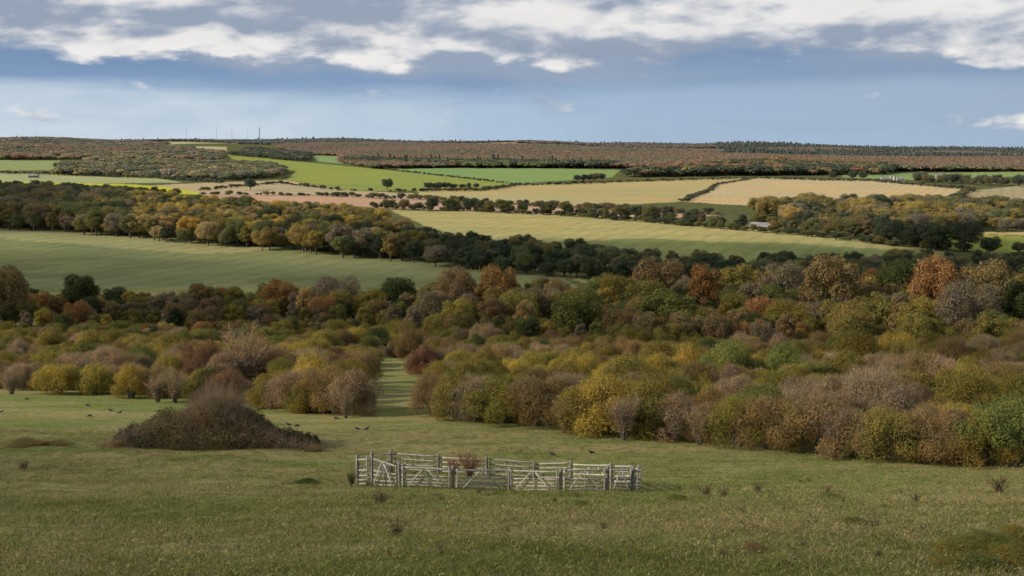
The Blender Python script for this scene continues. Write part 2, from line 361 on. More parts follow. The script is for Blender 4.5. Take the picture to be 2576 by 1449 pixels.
for x,y in scatter(np.array([(-190,228),(0,226),(20,188),(190,188),(240,305),(-240,305)]),6.6):
    kx=x/y
    if abs(kx)>.6: continue
    if kx<-.30: h=rng.uniform(5.5,8.5)
    elif kx<-.08: h=rng.uniform(6,10)
    elif kx<.1: h=rng.uniform(7,12)
    else: h=rng.uniform(9,14.5)
    if y<215: h*=.6
    elif y<250: h*=.76 if kx>.05 else .62
    nm=pick({'olive':4.5,'green':2,'brown':3,'grey-brown':2.6,'rust':1.0,'dark green':1.2,'yellow':1.2})
    var=rng.choice([2,4,5]) if nm=='grey-brown' else rng.choice([0,1,3,5,2])
    trees.append(dict(x=x,y=y,h=h/10,w=h/10*rng.uniform(.85,1.15),t=tint(nm,.2,.02),n=nm,v=int(var)))
def place_top(u,y,vt,wpx,nm,var):
    x=xat(u,y);zb=float(zg(x,y));h=(-tan_v(vt)*y)-zb
    base=[8.,8.8,7.0,9.6,7.8,6.2][var]
    trees.append(dict(x=x,y=y,h=h/9.9,w=wpx*y/F/base,t=tint(nm,.06),n=nm,v=var))
for a in [(205,285,678,95,'dark green',0),(30,270,662,110,'brown',3),(700,285,697,100,'rust',1),(510,280,703,80,'brown',2),(590,280,712,80,'olive',5),(850,285,685,130,'grey-brown',4),(770,275,712,60,'tan',5),(1150,290,668,120,'brown',3),(1255,290,662,110,'rust',3),(1240,245,735,90,'brown',2),(1320,235,742,70,'tan',5),(1450,218,716,150,'green',1),(1680,218,716,160,'green',0),(1660,275,636,140,'brown',1),(1765,258,648,105,'rust',5),(1850,240,722,120,'olive',2),(2090,258,626,160,'brown',1),(1970,280,645,110,'grey-brown',4),(2350,250,636,140,'rust',3),(2470,245,640,160,'brown',1),(2250,230,720,110,'grey-brown',5),(2430,214,694,160,'grey-brown',4),(2560,214,676,120,'dark green',5),(1975,212,750,130,'olive',4),(2130,208,755,130,'olive',3),(2300,204,745,130,'olive',0),(1570,212,765,120,'brown',4),(620,240,800,80,'olive',0),(1380,290,685,100,'brown',2),(1550,280,678,120,'olive',4),(2250,275,645,125,'dark green',3),(1850,285,652,120,'olive',0),(1000,290,692,110,'dark green',3),(940,270,715,80,'olive',2)]:
    place_top(*a)
mid=poly([(-400,560),(0,578),(560,623),(1100,670),(1380,700),(1800,722),(2700,730),(2700,672),(2300,672),(1900,682),(1500,660),(1250,640),(1050,612),(900,572),(700,548),(450,530),(350,505),(-400,490)])
for x,y in scatter(mid,7.4):
    kx=x/y;u=1288+kx*F
    if u<330: nm=pick({'dark green':3.5,'green':1.5,'olive':2,'brown':1.5,'grey-brown':2});h=rng.uniform(9,15)
    elif u<1020: nm=pick({'gold':2.4,'yellow':2.2,'olive':3,'green':2.6,'tan':1,'dark green':2.4,'grey-brown':1});h=rng.uniform(7,13.5)
    else: nm=pick({'dark green':7,'green':2,'olive':1.,'grey-brown':1.2});h=rng.uniform(6.5,10)
    if u>1500: h*=.85
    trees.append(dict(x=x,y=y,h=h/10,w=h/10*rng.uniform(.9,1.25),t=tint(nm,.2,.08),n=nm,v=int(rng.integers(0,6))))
for u,v,h,nm in [(410,603,13,'tan'),(350,598,12,'tan'),(480,610,13,'gold'),(560,612,12,'olive'),(640,618,12,'gold'),(250,592,12,'olive'),(770,632,12,'grey-brown'),(860,643,14,'grey-brown'),(915,648,13,'grey-brown'),(960,650,11,'dark green'),(1010,655,11,'grey-brown'),(1320,640,9,'dark green'),(1450,655,9.5,'dark green'),(1220,640,9,'dark green'),(700,560,13,'gold'),(800,575,12,'gold'),(880,600,12,'gold'),(1050,640,11,'olive')]:
    x,y=survey(u,v);trees.append(dict(x=x,y=y,h=h/10,w=h/10*1.15,t=tint(nm,.08,.03),n=nm,v=int(rng.choice([0,1,3]))))
def hedge(pts,h0,h1,sp,pal,wid=1.0,haze=.1,dst=None,skip=0.):
    dst=trees if dst is None else dst
    PP=[survey(*p) for p in pts]
    for (xa,ya),(xb,yb) in zip(PP[:-1],PP[1:]):
        d=math.hypot(xb-xa,yb-ya);n=max(1,int(d/sp))
        for i in range(n):
            if rng.uniform()<skip: continue
            t=(i+rng.uniform(0,1))/n;x=xa+(xb-xa)*t+rng.normal()*1.5;y=ya+(yb-ya)*t+rng.normal()*1.5
            nm=pick(pal);h=h0+(h1-h0)*rng.uniform()**1.6
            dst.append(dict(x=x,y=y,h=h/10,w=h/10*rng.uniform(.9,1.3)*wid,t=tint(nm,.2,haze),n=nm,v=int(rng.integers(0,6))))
hp={'dark green':5,'olive':2,'green':2,'brown':.6}
hedge([(1080,668),(1380,697),(1800,715),(2650,720)],5.5,9,4.5,{'dark green':5,'green':1.5,'grey-brown':1.},1.3)
hedge([(1200,655),(1500,680),(1900,700),(2400,700)],6,9.5,5,{'dark green':5,'green':1.5,'grey-brown':1.},1.3)
hedge([(1480,546),(1700,561),(1880,577)],5,11,5,hp,1.15)
hedge([(1900,577),(1960,582),(2200,607),(2380,630)],6,12,4.,hp,1.1)
hedge([(1480,548),(1880,580),(2380,632)],2.5,4.5,3,hp,1.7)
hedge([(930,523),(1100,530),(1300,537),(1480,545)],4,10,5,hp,1.3)
hedge([(930,524),(1300,538),(1480,546)],2.5,4,4,hp,1.8)
hedge([(2360,632),(2576,640),(2750,645)],4,8,5,hp,1.3)
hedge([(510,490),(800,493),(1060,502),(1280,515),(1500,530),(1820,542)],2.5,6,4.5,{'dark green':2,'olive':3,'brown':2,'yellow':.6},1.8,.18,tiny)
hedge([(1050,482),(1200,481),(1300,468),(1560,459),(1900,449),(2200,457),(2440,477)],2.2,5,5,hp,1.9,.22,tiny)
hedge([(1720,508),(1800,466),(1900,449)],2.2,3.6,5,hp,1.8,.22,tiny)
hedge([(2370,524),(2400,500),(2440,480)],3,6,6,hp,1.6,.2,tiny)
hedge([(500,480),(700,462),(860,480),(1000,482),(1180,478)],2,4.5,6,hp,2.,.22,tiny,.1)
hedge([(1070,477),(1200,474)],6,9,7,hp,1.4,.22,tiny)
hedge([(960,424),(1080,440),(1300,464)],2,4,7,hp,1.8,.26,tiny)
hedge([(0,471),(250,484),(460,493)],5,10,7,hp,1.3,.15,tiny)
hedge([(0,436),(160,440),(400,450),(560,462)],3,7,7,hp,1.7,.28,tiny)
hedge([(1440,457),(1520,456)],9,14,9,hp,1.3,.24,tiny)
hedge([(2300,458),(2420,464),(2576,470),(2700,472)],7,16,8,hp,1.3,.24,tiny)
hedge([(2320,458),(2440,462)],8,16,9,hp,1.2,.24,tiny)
for u,v in [(975,478),(630,478),(2095,452),(2145,452),(2170,453)]:
    x,y=survey(u,v);tiny.append(dict(x=x,y=y,h=1.3,w=1.4,t=tint('dark green',.1,.2),n='dark green',v=1))
for u,v,h in [(2425,632,14),(2490,640,8),(2350,630,12),(2300,622,9)]:
    x,y=survey(u,v);trees.append(dict(x=x,y=y,h=h/10,w=h/10*1.2,t=tint('dark green',.1,.08),n='dark green',v=1))
def wood(pts,sp,h0,h1,pal,haze,dst,con=0.,w=1.6,patch=180.,f_=1.3):
    for x,y in scatter(poly(pts),sp):
        f=dst is farw
        q=val(x,y,patch,haze*40)
        nm=pick(pal);h=rng.uniform(h0,h1)*(.85+.3*val(x,y,patch*.45,3.))
        if q>.6 and rng.uniform()<.7: nm='rust' if 'rust' in pal else nm
        if q<.30 and rng.uniform()<.45: nm='green' if f else nm
        v=(4 if rng.uniform()<con else int(rng.integers(0,4))) if f else int(rng.integers(0,6))
        if f and v==4: nm='dark green'
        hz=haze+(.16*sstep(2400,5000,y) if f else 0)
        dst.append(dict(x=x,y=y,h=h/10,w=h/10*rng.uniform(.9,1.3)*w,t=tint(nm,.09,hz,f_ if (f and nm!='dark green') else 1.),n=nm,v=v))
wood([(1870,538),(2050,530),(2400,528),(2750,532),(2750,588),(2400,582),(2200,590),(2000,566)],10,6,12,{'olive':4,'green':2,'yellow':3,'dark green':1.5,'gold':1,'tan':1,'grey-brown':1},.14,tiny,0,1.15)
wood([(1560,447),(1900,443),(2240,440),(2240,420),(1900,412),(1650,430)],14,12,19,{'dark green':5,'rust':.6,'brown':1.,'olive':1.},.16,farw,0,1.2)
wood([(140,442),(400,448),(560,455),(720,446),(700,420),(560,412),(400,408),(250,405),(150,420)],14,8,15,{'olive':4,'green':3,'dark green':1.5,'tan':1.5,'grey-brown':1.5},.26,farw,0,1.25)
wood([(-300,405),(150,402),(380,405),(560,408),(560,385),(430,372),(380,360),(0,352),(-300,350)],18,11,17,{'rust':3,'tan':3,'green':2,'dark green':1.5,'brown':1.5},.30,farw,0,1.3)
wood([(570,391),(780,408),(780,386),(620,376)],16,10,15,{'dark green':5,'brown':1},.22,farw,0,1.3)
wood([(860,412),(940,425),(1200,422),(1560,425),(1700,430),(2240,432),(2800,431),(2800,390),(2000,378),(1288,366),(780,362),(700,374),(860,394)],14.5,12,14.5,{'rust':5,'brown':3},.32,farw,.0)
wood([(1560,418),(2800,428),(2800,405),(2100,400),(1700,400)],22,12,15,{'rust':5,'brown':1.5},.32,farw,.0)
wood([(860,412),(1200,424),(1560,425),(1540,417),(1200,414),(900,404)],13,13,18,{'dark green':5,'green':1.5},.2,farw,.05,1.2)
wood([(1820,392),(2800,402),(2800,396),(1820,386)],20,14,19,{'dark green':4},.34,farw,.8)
def ridge(u0,u1,y0,y1,sp,pal,haze,con):
    Pp=np.array([(xat(u0,y0),y0),(xat(u1,y0),y0),(xat(u1,y1),y1),(xat(u0,y1),y1)])
    for x,y in scatter(Pp,sp):
        nm=pick(pal);v=4 if rng.uniform()<con else int(rng.integers(0,4))
        if v==4: nm='dark green'
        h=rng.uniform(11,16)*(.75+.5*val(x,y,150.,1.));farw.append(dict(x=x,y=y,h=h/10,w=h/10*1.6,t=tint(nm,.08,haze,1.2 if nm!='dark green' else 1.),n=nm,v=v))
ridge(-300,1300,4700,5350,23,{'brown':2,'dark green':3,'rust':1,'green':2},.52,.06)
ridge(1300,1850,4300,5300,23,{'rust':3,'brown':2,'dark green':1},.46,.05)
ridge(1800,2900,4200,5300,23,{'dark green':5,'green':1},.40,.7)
print('counts',len(shrubs),len(trees),len(tiny),len(farw))
def stuff(name,label,category,items,metas):
    me=bpy.data.meshes.new(name);n=len(items)
    x=np.array([i['x'] for i in items]);y=np.array([i['y'] for i in items]);z=zg(x,y)-.1
    me.vertices.add(n);me.vertices.foreach_set('co',np.stack([x,y,z],1).astype(np.float32).ravel())
    a=me.attributes.new('scl','FLOAT_VECTOR','POINT');a.data.foreach_set('vector',np.array([(i['w'],i['w'],i['h']) for i in items],np.float32).ravel())
    a=me.attributes.new('rot','FLOAT_VECTOR','POINT');r=np.zeros((n,3),np.float32);r[:,2]=rng.uniform(0,6.28,n);a.data.foreach_set('vector',r.ravel())
    a=me.attributes.new('idx','INT','POINT');a.data.foreach_set('value',np.array([i['v'] for i in items],np.int32))
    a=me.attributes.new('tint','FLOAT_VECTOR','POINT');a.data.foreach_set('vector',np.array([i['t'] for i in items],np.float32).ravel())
    ob=bpy.data.objects.new(name,me);COL.objects.link(ob)
    c=bpy.data.collections.new(name+'_kinds')
    for j,m in enumerate(metas):
        q=bpy.data.objects.new('%s_kind_%d'%(name,j),m);c.objects.link(q)
    ng=bpy.data.node_groups.new(name+'_scatter','GeometryNodeTree')
    ng.interface.new_socket('Geometry',in_out='INPUT',socket_type='NodeSocketGeometry');ng.interface.new_socket('Geometry',in_out='OUTPUT',socket_type='NodeSocketGeometry')
    gi=ng.nodes.new('NodeGroupInput');go=ng.nodes.new('NodeGroupOutput')
    ip=ng.nodes.new('GeometryNodeInstanceOnPoints');ci=ng.nodes.new('GeometryNodeCollectionInfo')
    ci.inputs['Collection'].default_value=c;ci.inputs['Separate Children'].default_value=True;ci.inputs['Reset Children'].default_value=True
    ip.inputs['Pick Instance'].default_value=True
    def na(nm,ty):
        q=ng.nodes.new('GeometryNodeInputNamedAttribute');q.data_type=ty;q.inputs['Name'].default_value=nm;return q.outputs['Attribute']
    ng.links.new(gi.outputs[0],ip.inputs['Points']);ng.links.new(ci.outputs[0],ip.inputs['Instance'])
    ng.links.new(na('idx','INT'),ip.inputs['Instance Index']);ng.links.new(na('rot','FLOAT_VECTOR'),ip.inputs['Rotation']);ng.links.new(na('scl','FLOAT_VECTOR'),ip.inputs['Scale'])
    ng.links.new(ip.outputs[0],go.inputs[0])
    md=ob.modifiers.new('scatter','NODES');md.node_group=ng
    ob['kind']='stuff';ob['label']=label;ob['category']=category
    return ob
LBL={'olive':'olive-green','yellow':'yellow-green','brown':'brown autumn','mauve':'bare mauve-grey twiggy','dark green':'dark green','reddish':'reddish-brown','rust':'rust-orange autumn','gold':'golden autumn','grey-brown':'grey-brown nearly leafless','tan':'pale tan autumn','green':'mid-green'}
def individual(it,kindname,tpl,p1,p2,lab,cat,group):
    x,y=it['x'],it['y'];z=float(zg(x,y))
    e=bpy.data.objects.new(kindname,None);e.empty_display_size=.3
    e.location=(x,y,z);e.rotation_euler=(0,0,rng.uniform(0,6.28));e.scale=(it['w'],it['w'],it['h'])
    e['label']=lab;e['category']=cat;e['group']=group;COL.objects.link(e)
    for nm,m in ((p1,tpl[0]),(p2,tpl[1])):
        q=bpy.data.objects.new(nm,m);q.parent=e;q['tint']=it['t'];COL.objects.link(q)
shrubs.sort(key=lambda i:-i['h']/i['y']);trees.sort(key=lambda i:-i['h']/i['y'])
for it in shrubs[:285]: individual(it,'shrub',SH[it['v']],'stem','foliage',LBL[it['n']]+' hawthorn shrub standing in dense scrub','shrub','hawthorn scrub on the hillside')
stuff('scrub','dense olive and brown hawthorn scrub covering the lower slope','scrub',shrubs[285:],[t[2] for t in SH])
for it in trees[:290]: individual(it,'tree',TR[it['v']],'trunk','crown',LBL[it['n']]+' broadleaf tree at the woodland edge','tree','trees of the valley woodland')
stuff('woodland','mixed autumn woodland and hedgerow trees between fields','woodland',trees[290:],[t[2] for t in TR])
stuff('hedgerow','dark hedgerows and small trees dividing farm fields','hedge',tiny,[t[2] for t in TR])
stuff('distant_forest','russet and dark green forest covering the far ridge','forest',farw,FT)
# ------------------------------------------------------------------ GRASS
def tuft(seed,n=16,h=.16,sp=.16):
    A=np.c_[rng.normal(size=(n,2))*sp*.5,np.full(n,-.02)];D=unit(np.c_[rng.normal(size=(n,2))*.8,np.ones(n)])
    V,Fq=slivers(A,D,rng.uniform(.4,1.2,n)*h,.014);return mesh_np('tuft',V,Fq,[M_GRASS],leaf=rng.uniform(0,1,n))
GT=[tuft(1,26,.11,.22),tuft(2,30,.08,.34),tuft(3,40,.055,.55),tuft(4,7,.24,.1)]
gr=[]
for _ in range(90000):
    t=rng.uniform(0,1)**1.3;y=14+t*65;x=rng.uniform(-.56,.56)*(y+3)
    q=val(x,y,2.3,.5)*.5+val(x,y,.9,2.)*.5
    if rng.uniform()>.1+q*1.0: continue
    v=int(rng.choice([0,1,2,3],p=[.36,.34,.285,.015]))
    q2=val(x,y,5.,1.3)*.6+.4*val(x,y,1.4,4.)
    g1=np.array((.165,.20,.056)) if rng.uniform()<.15+.8*q2 else np.array((.36,.31,.17))
    if v==3: g1=np.array((.24,.19,.12))
    s=rng.uniform(.5,1.4)
    gr.append(dict(x=x,y=y,h=s,w=s*1.3,t=tuple(g1*rng.uniform(.6,1.2)),v=v))
stuff('grass','short rough meadow grass with dry straw tufts','grass',gr,GT).location.z=.1
def weed(seed):
    n=60;A=np.c_[rng.normal(size=(n,2))*.06,rng.uniform(-.02,.12,n)];D=unit(np.c_[rng.normal(size=(n,2))*.5,np.ones(n)])
    ln=rng.uniform(.2,.6,n);V,Fq=slivers(A,D,ln,.014)
    C=(A+D*(ln*rng.uniform(.3,1,n))[:,None]);C=np.concatenate([C,A+D*(ln*rng.uniform(.3,1,n))[:,None]]);V2,F2=quads(C,unit(rng.normal(size=(n*2,3))),np.full(n*2,.04))
    V,Fq=join([(V,Fq),(V2,F2)]);return mesh_np('weed_stalks',V,Fq,[M_GRASS],leaf=rng.uniform(0,1,len(Fq)))
WD=[weed(1),weed(2)]
wl=[(960,1268,1.3),(2510,1240,1.8),(1775,1248,1.3),(1905,1240,1.1),(2080,1245,.9),(1000,1350,1.),(60,1180,1.2),(2305,1265,.9),(1395,1265,.6),(1110,1262,.6),(1205,1242,.6),(2200,1330,.7),(1820,1250,1.)]
for _ in range(70): wl.append((random.uniform(900,2576),random.uniform(1200,1430),random.uniform(.2,.5)))
for u,v,s in wl:
    x,y=survey(u,v);q=bpy.data.objects.new('weed',WD[random.randint(0,1)]);q.location=(x,y,float(zg(x,y)));q.scale=(s*1.1,s*1.1,s);q.rotation_euler=(0,0,random.uniform(0,6));q['tint']=(.14,.10,.07)
    q['label']='dry brown weed stalks standing in the meadow';q['category']='weed';q['group']='dry weeds in the meadow';COL.objects.link(q)
for u,v,w,h,nm in [(2420,1400,1.5,.38,'olive'),(2500,1395,1.7,.5,'green'),(2560,1370,1.4,.45,'olive'),(2470,1440,1.3,.35,'green'),(2570,1435,1.6,.5,'olive'),(2390,1435,1.0,.25,'olive'),(1700,1258,1.0,.22,'green'),(2090,1255,1.1,.2,'green'),(770,1216,1.4,.18,'dark green'),(60,1122,3.0,.35,'brown'),(140,1120,2.2,.3,'brown'),(790,1135,1.6,.3,'brown'),(1900,1390,.8,.2,'brown'),(2150,1320,1.,.2,'green'),(1460,1272,.9,.15,'green')]:
    x,y=survey(u,v);individual(dict(x=x,y=y,h=h/4,w=w/5,t=tint(nm,.05)),'low_bush',SH[2 if nm!='brown' else 5],'stem','foliage','low '+LBL[nm]+' bramble clump in rough grass','bush','low clumps in the turf')
# ------------------------------------------------------------------ BRAMBLE MOUND
def bramble():
    bx,by=survey(540,1120)
    prof=[(290,.15),(330,.8),(400,1.7),(470,2.2),(540,2.8),(590,2.75),(650,1.9),(700,1.2),(760,.5),(815,.05)]
    px=np.array([(p[0]-545)*by/F for p in prof]);ph=np.array([p[1] for p in prof])
    n=44000
    x=rng.uniform(px[0],px[-1],n);h=np.interp(x,px,ph)+.22*np.sin(x*2.1)*np.sin(x*.9+1)
    a=rng.uniform(0,1,n)**.5;th=rng.uniform(0,math.pi,n)
    dep=3.0*np.sqrt(np.maximum(.05,np.interp(x,px,ph)/2.8))
    yy=-np.cos(th)*dep*(a*.3+.75);z=np.maximum(.03,np.sin(th)**.8*h*(a*.3+.74)+.32*np.sin(x*3.1+yy*2.3)*np.sin(yy*2+x)+.2*np.sin(x*7-yy*5))
    C=np.c_[x,yy,z+np.abs(rng.normal(size=n))*.12];C[:,2]=np.maximum(C[:,2],.02)
    Nn=unit(np.c_[x*0,-np.cos(th),np.sin(th)+.2]+rng.normal(size=(n,3))*.7)
    V,Fq=quads(C,Nn,rng.uniform(.05,.11,n))
    lf=clumpleaf(C,2.5,n,.55)
    e=bpy.data.objects.new('bramble_bush',None);e.location=(bx,by,float(zg(bx,by)));COL.objects.link(e)
    e['label']='big dark bramble mound with bare twigs sticking out';e['category']='bush'
    def fit(V): V=V.copy();V[:,2]+=zg(V[:,0]+bx,V[:,1]+by)-float(zg(bx,by));return V
    f=bpy.data.objects.new('foliage',mesh_np('bramble_foliage',fit(V),Fq,[M_LEAF],leaf=lf));f.parent=e;f['tint']=(.115,.098,.055);COL.objects.link(f)
    n=11000;cx=rng.normal(size=n)*1.5+.35;cx=np.clip(cx,px[1],px[-2]);h=np.interp(cx,px,ph)
    yy=rng.normal(size=n)*1.0;A=np.c_[cx,yy,h*rng.uniform(.45,.98,n)*np.sqrt(np.maximum(0.1,1-(yy/3)**2))]
    D=unit(np.c_[(cx-.35)*.42,yy*.25,np.ones(n)]+rng.normal(size=(n,3))*.3)
    V2,F2=slivers(A,D,rng.uniform(.15,1,n)**2*2.2*np.exp(-((cx-.35)/1.6)**2)+.3,.017)
    n3=8000;c3=rng.uniform(px[0]-.2,px[-1]+.4,n3);A3=np.c_[c3,rng.uniform(-2.8,1,n3),.05+np.interp(c3,px,ph)*rng.uniform(0,.95,n3)]
    D3=unit(rng.normal(size=(n3,3))+np.array([0,-.4,.5]));V3,F3=slivers(A3,D3,rng.uniform(.3,.9,n3),.018)
    V2,F2=join([(V2,F2),(V3,F3)])
    f=bpy.data.objects.new('twig',mesh_np('bramble_twigs',fit(V2),F2,[M_LEAF],leaf=rng.uniform(0,1,len(F2))));f.parent=e;f['tint']=(.26,.20,.15);COL.objects.link(f)
bramble()
for u,v,w,h,nm,lb in [(1180,1203,1.9,1.35,'reddish','reddish-brown leafless shrub growing inside the hurdle pen'),(1140,1200,1.2,1.0,'reddish','reddish-brown leafless shrub growing inside the hurdle pen'),(884,1224,.8,.7,'dark green','low green shrub against the hurdle pen')]:
    x,y=survey(u,v);k_=6;individual(dict(x=x,y=y,h=h/4,w=w/3.6,t=tint(nm,.02),v=k_),'shrub',SH[k_],'stem','foliage',lb,'shrub','shrubs at the pen')
# ------------------------------------------------------------------ PEN
def beam(a,b,w,t,bow=0.,seg=4,jit=.005):
    a=Vector(a);b=Vector(b);d=(b-a).normalized();s=d.cross(Vector((0,0,1)))
    if s.length<.05: s=Vector((1,0,0))
    s.normalize();up=s.cross(d)
    V=[];Fc=[]
    for i in range(seg+1):
        q=i/seg;p=a.lerp(b,q)+up*bow*math.sin(q*math.pi)+Vector((random.uniform(-1,1),random.uniform(-1,1),random.uniform(-1,1)))*jit
        ww=w*random.uniform(.85,1.12)
        for sx,sy in ((-1,-1),(1,-1),(1,1),(-1,1)): V.append(tuple(p+s*sx*t/2+up*sy*ww/2))
    for i in range(seg):
        for j in range(4): Fc.append((i*4+j,i*4+(j+1)%4,i*4+4+(j+1)%4,i*4+4+j))
    Fc+= [(3,2,1,0),(seg*4,seg*4+1,seg*4+2,seg*4+3)]
    return np.array(V),np.array(Fc)
posts=[(900,1221,80),(934,1223,84),(1007,1225,61),(1140,1230,57),(1280,1235,62),(1411,1237,62),(1527,1237,66),(1590,1237,62),(1605,1233,60),(1588,1220,50),(1538,1216,50),(1435,1209,48),(1343,1206,46),(1226,1200,50),(1103,1192,50),(985,1187,52)]
PP=[]
for u,v,hp_ in posts:
    x,y=survey(u,v);PP.append((Vector((x,y,float(zg(x,y)))),hp_*y/F*1.0))
cen=sum((p for p,_ in PP),Vector())/len(PP)
pen=bpy.data.objects.new('sheep_pen',None);pen.location=cen;COL.objects.link(pen)
pen['label']='weathered pale wooden hurdle pen standing on sloping grass';pen['category']='pen'
def addpart(parent,name,V,Fc,m,off=None):
    me=mesh_np(name,V,Fc,[m]);o_=bpy.data.objects.new(name,me);o_.parent=parent
    if off is not None:o_.location=off
    COL.objects.link(o_);return o_
for p,h in PP:
    lean=Vector((random.uniform(-.05,.05),random.uniform(-.05,.05),0))
    V,Fc=beam((0,0,-.3),tuple(lean+Vector((0,0,h+random.uniform(.0,.14)))),.15,.15,0,5)
    addpart(pen,'post',V,Fc,M_WOODG,p-cen)
for i in range(len(PP)):
    (a,ha),(b,hb)=PP[i],PP[(i+1)%len(PP)]
    d=(b-a);ln=d.length
    dn=Vector((d.x,d.y,0)).normalized();out=dn.cross(Vector((0,0,1)))*.09
    rear=i>=8 and i<15
    H0=ha*.88*random.uniform(.94,1.03);H1=hb*.88*random.uniform(.94,1.03)
    a2=a+dn*.09+out-cen;b2=b-dn*.09+out-cen
    a2.z+=.08;b2.z+=.08
    parts=[]
    for fz in ([.06,.36,.66,.96] if rear else [.03,.19,.36,.56,.96]):
        j=random.uniform(-.02,.02)
        parts.append(beam(tuple(a2+Vector((0,0,H0*(fz+j)))),tuple(b2+Vector((0,0,H1*(fz-j)))),.078,.035,random.uniform(-.035,.035),6))
    o2=out.normalized()*.045
    def at(q,fz): return tuple(a2.lerp(b2,q)+o2+Vector((0,0,(H0*(1-q)+H1*q)*fz)))
    parts.append(beam(at(.03,-.06),at(.03,1.05),.08,.045));parts.append(beam(at(.97,-.06),at(.97,1.05),.08,.045))
    if ln>1.2:
        o2=out.normalized()*.09
        parts.append(beam(at(.5,0),at(.5,1.0),.07,.03))
        o2=out.normalized()*.125
        parts.append(beam(at(.14,.05),at(.45,.95),.07,.03));parts.append(beam(at(.86,.05),at(.55,.95),.07,.03))
    V,Fc=join(parts);addpart(pen,'hurdle',V,Fc,M_WOOD)
# ------------------------------------------------------------------ CROWS
M_CROW=simple_mat('black_feathers',(.006,.006,.008),(.02,.02,.026),30,.45)
M_BEAK=simple_mat('black_beak',(.01,.01,.01),(.03,.03,.03),30,.4)
def loft(rings,n=10):
    V=[];Fc=[]
    for (x,z,ry,rz) in rings:
        for j in range(n):
            t=2*math.pi*j/n;V.append((x,math.cos(t)*ry,z+math.sin(t)*rz))
    for i in range(len(rings)-1):
        for j in range(n): Fc.append((i*n+j,i*n+(j+1)%n,(i+1)*n+(j+1)%n,(i+1)*n+j))
    return np.array(V),np.array(Fc)
def crowparts(feeding):
    if feeding: hd=[(.13,.17,.05,.05),(.19,.125,.04,.042),(.235,.085,.036,.036),(.265,.065,.022,.022),(.27,.06,.003,.003)];bk=[(.255,.07,.014,.014),(.29,.03,.009,.01),(.31,.005,.002,.002)]
    else: hd=[(.12,.25,.052,.055),(.155,.30,.038,.04),(.18,.335,.036,.036),(.205,.34,.022,.024),(.212,.34,.003,.003)];bk=[(.20,.338,.014,.016),(.235,.335,.01,.011),(.265,.325,.002,.002)]
    body=loft([(-.33,.10,.004,.003),(-.31,.105,.04,.008),(-.20,.135,.035,.018),(-.12,.17,.06,.05),(-.02,.19,.082,.075),(.07,.205,.075,.072)]+hd)
    wing=[]
    for s in (-1,1):
        v,f=loft([(-.27,.13,.006,.006),(-.16,.165,.012,.035),(-.02,.205,.018,.055),(.07,.22,.01,.03),(.09,.22,.002,.004)],8);v=v.copy();v[:,1]+=s*(.03+.055*np.clip((v[:,0]+.3)/.3,0,1));wing.append((v,f))
    leg=[]
    for s in (-1,1):
        leg+= [tube([(.0,s*.04,.15),(-.02,s*.04,.08),(.0,s*.04,.005)],[.014,.008,.006],5)]
        for dy in (-.02,0,.02): leg.append(tube([(0,s*.04,.006),(.05,s*.04+dy,.004)],[.006,.003],4))
        leg.append(tube([(0,s*.04,.006),(-.03,s*.04,.004)],[.006,.003],4))
    return (mesh_np('crow_body',*body,[M_CROW],smooth=True),mesh_np('crow_wings',*join(wing),[M_CROW],smooth=True),mesh_np('crow_beak',*loft(bk),[M_BEAK],smooth=True),mesh_np('crow_legs',*join(leg),[M_BEAK],smooth=True))
CR=[crowparts(False),crowparts(True)]
for i,(u,v,ang,fd) in enumerate([(5,1040,0,0),(67,1007,170,1),(220,1024,200,0),(226,1051,10,1),(278,1037,180,0),(303,1042,15,0),(725,1073,180,0),(748,1076,20,1),(845,1057,170,0),(898,1084,160,0),(924,1084,30,0),(1388,1149,150,0),(1487,1145,190,0)]):
    x,y=survey(u,v);e=bpy.data.objects.new('crow',None);e.location=(x,y,float(zg(x,y)));e.rotation_euler=(0,0,math.radians(ang))
    e['label']='black crow pecking at the grass' if fd else 'black crow standing on the grass';e['category']='crow';e['group']='crows on the meadow';COL.objects.link(e)
    for nm,m in zip(('body','wing','beak','leg'),CR[fd]):
        q=bpy.data.objects.new(nm,m);q.parent=e;COL.objects.link(q)
